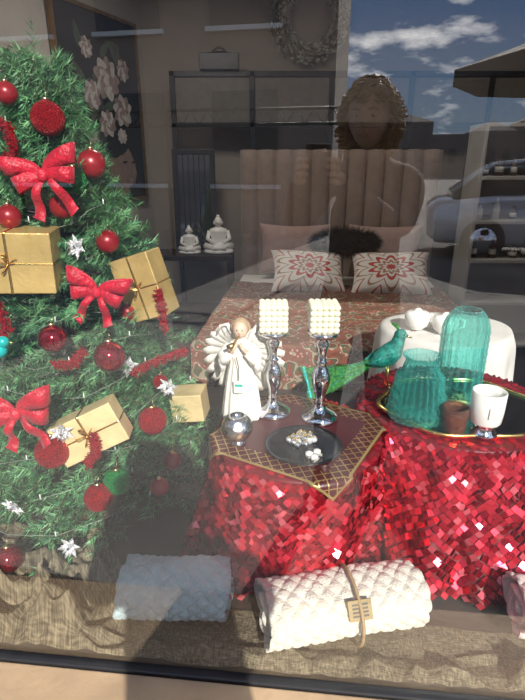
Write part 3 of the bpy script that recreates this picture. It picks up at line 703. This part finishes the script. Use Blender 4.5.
b.build('christmas_tree')

def bauble(x,y,z,r,m,name='red_bauble'):
    b=MB(); b.sphere((x,y,z),r,m,28,18); b.lathe([(.0,0),(r*.22,0),(r*.22,r*.2),(0,r*.2)],M_cap,(x,y,z+r*.96),12)
    b.tube([(x,y,z+r*1.15),(x+.004,y,z+r*1.4),(x+.002,y+.01,z+r*1.7)],.0008,M_cap,5); b.build(name)
for (x,y,z,r,m) in [(-.515,1.33,1.543,.040,M_redg),(-.436,1.375,1.44,.036,M_redm),(-.497,1.30,1.343,.031,M_redm),(-.40,1.32,1.253,.030,M_redm),(-.604,1.24,1.324,.028,M_redm),(-.60,1.32,1.596,.026,M_redm),
    (-.509,1.16,1.043,.035,M_reds),(-.386,1.19,.985,.040,M_reds),(-.294,1.20,.798,.038,M_redg),(-.508,1.06,.79,.042,M_redg),(-.41,1.055,.66,.036,M_redg),(-.29,1.31,.862,.021,M_redg),(-.274,1.13,.638,.025,M_redm),(-.254,1.22,.66,.025,M_redm),(-.660,1.04,ZP+.12,.036,M_reds),(-.36,1.30,1.07,.022,M_redm)]: bauble(x,y,z,r,m)
bauble(-.473,1.335,1.402,.032,M_greeng,'green_bauble'); bauble(-.37,1.085,.685,.034,M_greeng,'green_bauble')
# bows
def bow(x,y,z,W,rz=0,ry=0):
    M=TR((x,y,z),rz,0,ry); b=MB()
    for sg in (-1,1):
        for (sc_,up,wd) in ((1,.18,.25),(.80,-.05,.22)):
            pts=[];wid=[]
            for q in np.linspace(0,1,19):
                a=q*2*pi; px=sg*W*.25*sc_*(1-math.cos(a)); py=-W*.14*math.sin(a)*(1-math.cos(a))*.6-.012
                pts.append((px,py,up*W*math.sin(q*pi)*1.2+.02*W*math.sin(q*9))); f=.25+.75*math.sin(pi*q)**.7; wid.append((W*.05*sg*math.sin(pi*q),W*.02*math.cos(q*12),W*wd*f))
            b.strip(pts,wid,M_rib,M)
        pts=[];wid=[]
        for q in np.linspace(0,1,12):
            pts.append((sg*W*(.04+.24*q+.03*math.sin(q*5)),-.012-.014*math.sin(q*6),-W*(.05+.50*q))); wid.append((W*(.08+.07*q),-W*.03*math.cos(q*7),W*.05*sg*(1 if q<.95 else 2)))
        b.strip(pts,wid,M_rib,M)
    b.sphere((0,-.018,0),(W*.07,W*.06,W*.085),M_rib,14,10,M)
    b.build('red_ribbon_bow',solid=.0008)
bow(-.505,1.24,1.418,.172,.1,-.18); bow(-.400,1.20,1.152,.150,.1,.25); bow(-.555,1.03,.915,.172,0,-.12)
# gifts
def gift(x,y,z,sz,rz,rx,ry,m,rib=True):
    M=TR((x,y,z),rz,rx,ry); b=MB(); w_,d_,h_=sz; b.cbox((0,0,0),sz,m,M)
    if rib:
        e=.0012; b.cbox((0,0,0),(.008,d_+e*2,h_+e*2),M_gold,M); b.cbox((0,0,0),(w_+e*2,d_+e*2,.006),M_gold,M)
        for k in range(4):
            a=.6+k*1.2; pts=[(math.cos(a)*.0,-d_/2-.004,0),(math.cos(a)*.02,-d_/2-.018,math.sin(a)*.02),(math.cos(a)*.028,-d_/2-.006,math.sin(a)*.028),(0,-d_/2-.003,0)]; b.strip(pts,[(.006*math.sin(a),0,.006*math.cos(a))]*4,M_gold,M)
    b.build('gold_gift_box',bevel=.003)
gift(-.60,1.225,1.225,(.20,.10,.145),.12,.05,.03,M_goldw); gift(-.315,1.33,1.135,(.115,.08,.17),-.25,0,-.30,M_goldw); gift(-.425,1.10,.825,(.17,.07,.105),.1,-.1,-.42,M_goldp); gift(-.228,1.43,.735,(.10,.09,.09),-.1,0,-.1,M_goldp,False)
# silver stars
def star(x,y,z,r):
    b=MB(); M=TR((x,y,z),random.uniform(-.4,.4),random.uniform(-.3,.3),random.random())
    for l in range(2):
        for k in range(6):
            a=2*pi*k/6+l*.52; R=r*(1 if l==0 else .7); d=Vector((math.cos(a),-.25-.25*l,math.sin(a))); sd_=Vector((-math.sin(a),0,math.cos(a)))*R*.24
            b.add([(0,-.004*l,0),d*R*.5+sd_,d*R,d*R*.5-sd_,d*R*.5+Vector((0,-.006,0))],[(0,1,4),(1,2,4),(2,3,4),(3,0,4)],M_silver,False,M)
    b.sphere((0,-.01,0),r*.14,M_chrome,10,8,M); b.build('silver_star_ornament')
for p in [(-.449,1.235,1.253),(-.583,.985,.69),(-.505,1.06,.50),(-.474,1.05,.85),(-.262,1.28,.86),(-.36,1.26,.93)]: star(*p,.032)
# glitter garlands
def garland(pts):
    b=MB(); pts=[Vector(p) for p in pts]; P=[]
    for i in range(len(pts)-1):
        for q in np.linspace(0,1,14,endpoint=False): P.append(pts[i].lerp(pts[i+1],q)+Vector((.006*math.sin(7*(i+q)*3),0,.006*math.cos(7*(i+q)*3))))
    b.tube(P,.006,M_redg,8)
    for p in P:
        for k in range(14):
            d=Vector([random.gauss(0,1) for _ in range(3)]).normalized(); s_=d.orthogonal().normalized()*.003; b.add([p-s_,p+s_,p+d*.014],[(0,1,2)],M_redg,False)
    b.build('red_tinsel_garland')
garland([(-.34,1.22,.925),(-.31,1.25,.935),(-.25,1.30,.945),(-.21,1.33,.95)]); garland([(-.272,1.28,1.13),(-.262,1.27,1.09),(-.258,1.26,1.03)]); garland([(-.64,1.29,1.55),(-.59,1.28,1.52),(-.58,1.27,1.47),(-.62,1.26,1.44)])
garland([(-.63,1.12,1.03),(-.60,1.13,1.08),(-.62,1.14,1.14)]); garland([(-.40,1.045,.84),(-.395,1.04,.80),(-.42,1.03,.77)]); garland([(-.50,1.12,.99),(-.46,1.14,.985),(-.44,1.16,1.01)])
# string light wire with bulbs
b=MB(); M_wire=mat('clear_wire',(.20,.24,.19),.3,var=.1); M_bulb=mat('clear_bulb',(.8,.82,.8),.1,var=.05); P=[]
for k in range(260):
    f=k/259; z=.55+1.05*f; a=-2.7+k*.31; R=TRad(z)*.94; P.append(Vector((TX+R*math.cos(a),TY+R*math.sin(a),z+.022*math.sin(k*1.3))))
b.tube(P,.0009,M_wire,5)
for k in range(0,260,2): b.tube([P[k],P[k]+Vector((0,0,.014))],[.0024,.0010],M_bulb,6)
b.build('fairy_lights')
# small turquoise bird ornament
b=MB(); M=TR((-.620,1.09,1.04)); b.sphere((0,0,0),(.032,.02,.022),M_turqb,M=M); b.sphere((.026,0,.020),.014,M_turqb,14,10,M); b.tube([(.037,0,.02),(.05,0,.017)],[.004,.0005],M_gold,6,M); b.tube([(-.025,0,0),(-.06,0,.012)],[.012,.004],M_turqb,10,M,flat=.4)
for s_ in (-1,1): b.tube([(.01,s_*.017,.004),(-.03,s_*.02,.01)],[.01,.003],M_turqb,8,M,flat=.4)
b.build('turquoise_bird_ornament')

# ---------------------------------------------------------------- street behind the photographer
M_pave=mat('street_paving',(.17,.16,.145),.9,var=.4,scale=1.0,bump=.2); M_bld=mat('facade_brown',(.24,.19,.16),.9,var=.15,scale=1.5); M_bld2=mat('facade_far',(.20,.17,.15),.9,var=.25,scale=.3)
M_win=mat('dark_window_pane',(.03,.035,.04),.15,var=.2); M_steel=mat('galvanised_steel',(.03,.03,.03),.6,var=.1)
b=MB(); b.add([(-60,-80,-.001),(60,-80,-.001),(60,.78,-.001),(-60,.78,-.001)],[(0,1,2,3)],M_pave,False); b.build('street_ground')
b=MB(); b.box((-16,-13,0),(-.62,-9,9),M_bld)
for i in range(6):
    for k in range(3):
        x=-3.0-i*2.3; z=1.0+k*2.8; b.box((x,-8.99,z),(x+1.3,-8.95,z+1.7),M_win); b.box((x-.08,-8.99,z-.1),(x+1.38,-8.9,z-.02),M_white)
b.build('street_building')
b=MB(); x=-4.
while x<34:
    wd=random.uniform(3,6); hh=random.uniform(3.2,4.8); b.box((x,-52,0),(x+wd,-48,hh),M_bld2)
    if random.random()<.7: b.add([(x,-48,hh),(x+wd,-48,hh),(x+wd/2,-50,hh+.9),(x,-52,hh),(x+wd,-52,hh)],[(0,1,2),(1,4,2),(4,3,2),(3,0,2)],M_bld,False)
    for q in range(int(wd//1.2)): b.box((x+.3+q*1.2,-47.99,1.2),(x+.9+q*1.2,-47.95,2.4),M_win)
    x+=wd
b.build('distant_row_houses')
# steel awning truss over the street stalls
b=MB(); 
for y in (-6.2,):
    for z in (1.93,2.13): b.tube([(-5.5,y,z),(-.3,y,z)],.022,M_steel,6)
    for k in range(20): 
        x=-5.5+k*.26; b.tube([(x,y,1.93),(x+.13,y,2.13),(x+.26,y,1.93)],.012,M_steel,5)
    for x in (-5.5,-2.9,-.3): b.tube([(x,y,0),(x,y,2.13)],.03,M_steel,8)
b.build('stall_awning_truss')
# market umbrella
def umbrella(x,y,col,h=2.5,R=1.5):
    b=MB(); m=mat('canopy',col,.8,var=.1); b.tube([(x,y,0),(x,y,h+.1)],.025,M_black,10); b.lathe([(0,0),(.3,0),(.3,.06),(0,.06)],M_black,(x,y,0),20)
    n=8; vs=[(x,y,h)]+[(x+R*math.cos(2*pi*k/n),y+R*math.sin(2*pi*k/n),h-.5) for k in range(n)]+[(x+R*math.cos(2*pi*k/n),y+R*math.sin(2*pi*k/n),h-.66) for k in range(n)]
    fs=[(0,1+k,1+(k+1)%n) for k in range(n)]+[(1+k,1+n+k,1+n+(k+1)%n,1+(k+1)%n) for k in range(n)]; b.add(vs,fs,m,False)
    for k in range(n): b.tube([(x,y,h-.45),(x+R*.55*math.cos(2*pi*k/n),y+R*.55*math.sin(2*pi*k/n),h-.30)],.01,M_black,6)
    b.build('market_umbrella')
umbrella(2.45,-4.8,(.035,.03,.03),2.85,1.5)
def car(x,y,col):
    b=MB(); m=mat('car_paint',col,.25,.3,var=.03,coat=1); L=4.2; W=.86
    def sec(px,zb,zt,w): return [(px,-w,zb+.1),(px,-w,zt-.12),(px,-w*.9,zt),(px,w*.9,zt),(px,w,zt-.12),(px,w,zb+.1),(px,w*.9,zb),(px,-w*.9,zb)]
    def loft(S,mm):
        vs=[p for s_ in S for p in s_]; n=8; fs=[(i*n+k,i*n+(k+1)%n,(i+1)*n+(k+1)%n,(i+1)*n+k) for i in range(len(S)-1) for k in range(n)]; fs+=[tuple(range(7,-1,-1)),tuple((len(S)-1)*n+k for k in range(n))]; b.add(vs,fs,mm,True,TR((x,y,0),.05))
    loft([sec(-2.1,.35,.72,W*.8),sec(-1.95,.25,.86,W*.95),sec(-1.2,.22,.95,W),sec(0,.22,.97,W),sec(1.0,.22,.93,W),sec(1.8,.25,.80,W*.95),sec(2.1,.33,.62,W*.78)],m)
    loft([sec(-1.75,.8,.98,W*.82),sec(-1.2,.8,1.38,W*.74),sec(-.4,.8,1.47,W*.72),sec(.3,.8,1.42,W*.73),sec(1.1,.8,.98,W*.84)],M_win)
    loft([sec(-1.15,1.25,1.42,W*.70),sec(-.4,1.3,1.49,W*.68),sec(.25,1.25,1.45,W*.69)],m)
    for wx in (-1.3,1.3):
        for wy in (-.8,.8):
            Mw=TR((x,y,0),.05)@TR((wx,wy,.32),0,pi/2); b.lathe([(0,-.1),(.22,-.1),(.31,-.09),(.32,0),(.31,.09),(.22,.1),(0,.1)],M_black,M=Mw,seg=24); b.lathe([(0,-.11),(.19,-.11),(.19,.11),(0,.11)],M_chrome,M=Mw,seg=16)
    b.build('parked_car')
car(3.2,-7.4,(.75,.75,.77))

# ---------------------------------------------------------------- photographer (seen reflected)
ph=bpy.data.objects.new('photographer',None); ph.location=(.15,-.48,0); sc.collection.objects.link(ph)
PX,PY=.15,-.48
def skinfig(name,V,E,R,m,root=0,sub=2):
    me=bpy.data.meshes.new(name); me.from_pydata([Vector(v) for v in V],E,[]); me.materials.append(m)
    ob=bpy.data.objects.new(name,me); sc.collection.objects.link(ob); md=ob.modifiers.new('Skin','SKIN'); md.use_smooth_shade=True
    if not me.skin_vertices: return ob
    sv=me.skin_vertices[0].data
    for i,r_ in enumerate(R): sv[i].radius=r_ if isinstance(r_,tuple) else (r_,r_)
    sv[root].use_root=True
    ss=ob.modifiers.new('ss','SUBSURF'); ss.levels=sub; ss.render_levels=sub
    ob.parent=ph; return ob
m,nt,bb=newmat('coat_and_jeans'); tc=nt.nodes.new('ShaderNodeTexCoord'); sp=nt.nodes.new('ShaderNodeSeparateXYZ'); nt.links.new(tc.outputs['Object'],sp.inputs[0])
r=ramp(nt,[(0,(.03,.045,.09)),(.41,(.09,.065,.055))],'CONSTANT'); nt.links.new(math_n(nt,'DIVIDE',sp.outputs[2],2.0),r.inputs['Fac']); nt.links.new(r.outputs[0],bb.inputs['Base Color']); bb.inputs['Roughness'].default_value=.9
V=[(0,0,.93),(0,0,1.10),(0,.005,1.28),(0,.0,1.40),(0,.01,1.46),(0,.02,1.50),
   (.09,0,.86),(.11,.01,.50),(.12,-.02,.11),(-.09,0,.86),(-.11,.04,.50),(-.12,.02,.11),
   (.165,.02,1.375),(.12,.21,1.22),(-.085,.375,1.385),(-.165,.02,1.375),(-.25,.19,1.20),(-.215,.385,1.385)]
E=[(0,1),(1,2),(2,3),(3,4),(4,5),(0,6),(6,7),(7,8),(0,9),(9,10),(10,11),(3,12),(12,13),(13,14),(3,15),(15,16),(16,17)]
R=[(.15,.12),(.14,.11),(.16,.115),(.10,.08),(.055,.055),(.048,.048),(.095,.095),(.065,.065),(.05,.05),(.095,.095),(.065,.065),(.05,.05),(.065,.065),(.05,.05),(.034,.034),(.065,.065),(.05,.05),(.034,.034)]
skinfig('clothed_body',V,E,R,m)
M_skin=mat('skin',(.40,.26,.19),.6,var=.06,scale=20); M_hr=mat('curly_brown_hair',(.24,.14,.06),.5,var=.4,scale=30); M_shoe=mat('shoe_leather',(.03,.025,.02),.5,var=.2)
# hands: palm + 5 fingers gripping the phone edges
for sg,W in ((1,Vector((-.085,.375,1.385))),(-1,Vector((-.215,.385,1.385)))):
    pc=Vector((-.15+sg*.052,.425,1.41)); V=[W,W.lerp(pc,.5),pc]; R=[(.024,.02),(.03,.018),(.03,.017)]; E=[(0,1),(1,2)]
    skinfig('palm',V,E,R,M_skin,sub=2)
    for k,(z_,Ls) in enumerate(((.035,.92),(.014,1.0),(-.007,.94),(-.027,.78))):
        a=pc+Vector((sg*.006,.008,z_)); bq=a+Vector((sg*.003,.024*Ls,.004)); cq=bq+Vector((-sg*.02*Ls,.006,.003)); dq=cq+Vector((-sg*.016*Ls,-.002,0))
        skinfig('finger_%d'%(k+1),[a,bq,cq,dq],[(0,1),(1,2),(2,3)],[.0095,.009,.008,.0065],M_skin)
    a=pc+Vector((0,-.012,-.012)); skinfig('thumb',[a,a+Vector((-sg*.004,-.006,.03)),a+Vector((-sg*.018,.0,.052))],[(0,1),(1,2)],[.012,.010,.008],M_skin)
hx=Vector((-.01,.03,1.60))
b=MB(); OX=Vector((PX,PY,0)); HM=Matrix.Translation(OX+hx)@Matrix.Rotation(math.radians(12),4,'Z')@Matrix.Rotation(-.12,4,'X')
vs=[];fs=[];sg_,rg=40,28
for i in range(rg+1):
    p=pi*i/rg
    for k in range(sg_):
        a=2*pi*k/sg_; x=math.sin(p)*math.cos(a); y=math.sin(p)*math.sin(a); z=-math.cos(p)
        X=.076*x*(1-.22*max(0,-z)**1.5); Y=.095*y*(1-.08*max(0,-z)); Z=.118*z
        if y>0: 
            Y+=.024*math.exp(-((x/.16)**2+((z+.12)/.17)**2)) -.008*math.exp(-(((abs(x)-.4)/.2)**2+((z-.05)/.14)**2))+.006*math.exp(-((x/.3)**2+((z+.48)/.08)**2))+.008*math.exp(-((x/.3)**2+((z+.85)/.15)**2))
        vs.append((X,Y,Z))
for i in range(rg):
    for k in range(sg_):
        k2=(k+1)%sg_; fs.append((i*sg_+k,i*sg_+k2,(i+1)*sg_+k2,(i+1)*sg_+k))
b.add(vs,fs,M_skin,True,HM)
M_lip=mat('lips',(.3,.12,.1),.5,var=.05); M_eye=mat('eye_white',(.35,.32,.30),.3,var=.03)
for s_ in (-1,1):
    b.sphere((s_*.030,.076,.004),(.011,.010,.005),M_eye,12,8,HM); b.sphere((s_*.030,.085,.004),(.0045,.003,.0045),M_black,10,6,HM); b.tube([(s_*.015,.09,.024),(s_*.03,.089,.029),(s_*.046,.078,.024)],.003,M_hr,6,HM)
    b.sphere((s_*.077,.0,-.005),(.010,.02,.03),M_skin,10,8,HM)
b.sphere((0,.088,-.057),(.022,.008,.006),M_lip,12,8,HM); b.build('head',parent=ph)
b=MB()
for k in range(900):
    th=random.uniform(0,2*pi); z=random.uniform(-.95,1); x=math.sqrt(1-z*z)*math.cos(th); y=math.sqrt(1-z*z)*math.sin(th)
    if y>.35 and z<.55: continue
    c=Vector((.086*x,.098*y-.008,.120*z+.006)); r0=random.uniform(.008,.016); pts=[]; d=Vector((x,y,z*.6))
    for q in range(8): pts.append(c+d*(.005*q)+Vector((r0*math.cos(q*1.1+k),r0*math.sin(q*1.1+k)*.6,-.006*q+r0*.5*math.sin(q*1.1))))
    b.tube(pts,[.004]*7+[.002],M_hr,5,HM)
b.sphere((0,-.022,.018),(.086,.088,.114),M_hr,24,16,HM); b.build('hair',parent=ph)
b=MB()
for (x,y) in ((.12,0),(-.12,.04)):
    b.tube([(PX+x,PY+y-.09,.045),(PX+x,PY+y-.03,.06),(PX+x,PY+y+.06,.045),(PX+x,PY+y+.14,.03),(PX+x,PY+y+.17,.025)],[.03,.045,.043,.036,.02],M_shoe,14); b.box((PX+x-.04,PY+y-.10,0),(PX+x+.04,PY+y+.17,.015),M_black)
b.build('shoes',parent=ph,bevel=.004)
b=MB(); SM=TR((0,-.05,1.425),0,-.36); b.box((-.037,-.004,-.075),(.037,.004,.075),M_black,SM); b.box((-.034,-.0046,-.07),(.034,-.004,.07),M_win,SM); b.lathe([(0,0),(.007,0),(.007,.002),(0,.002)],M_chrome,M=TR((0,-.05,1.425),0,-.36)@TR((.02,.004,.058),0,-pi/2),seg=16); b.build('smartphone',bevel=.002)
bpy.context.view_layer.update()
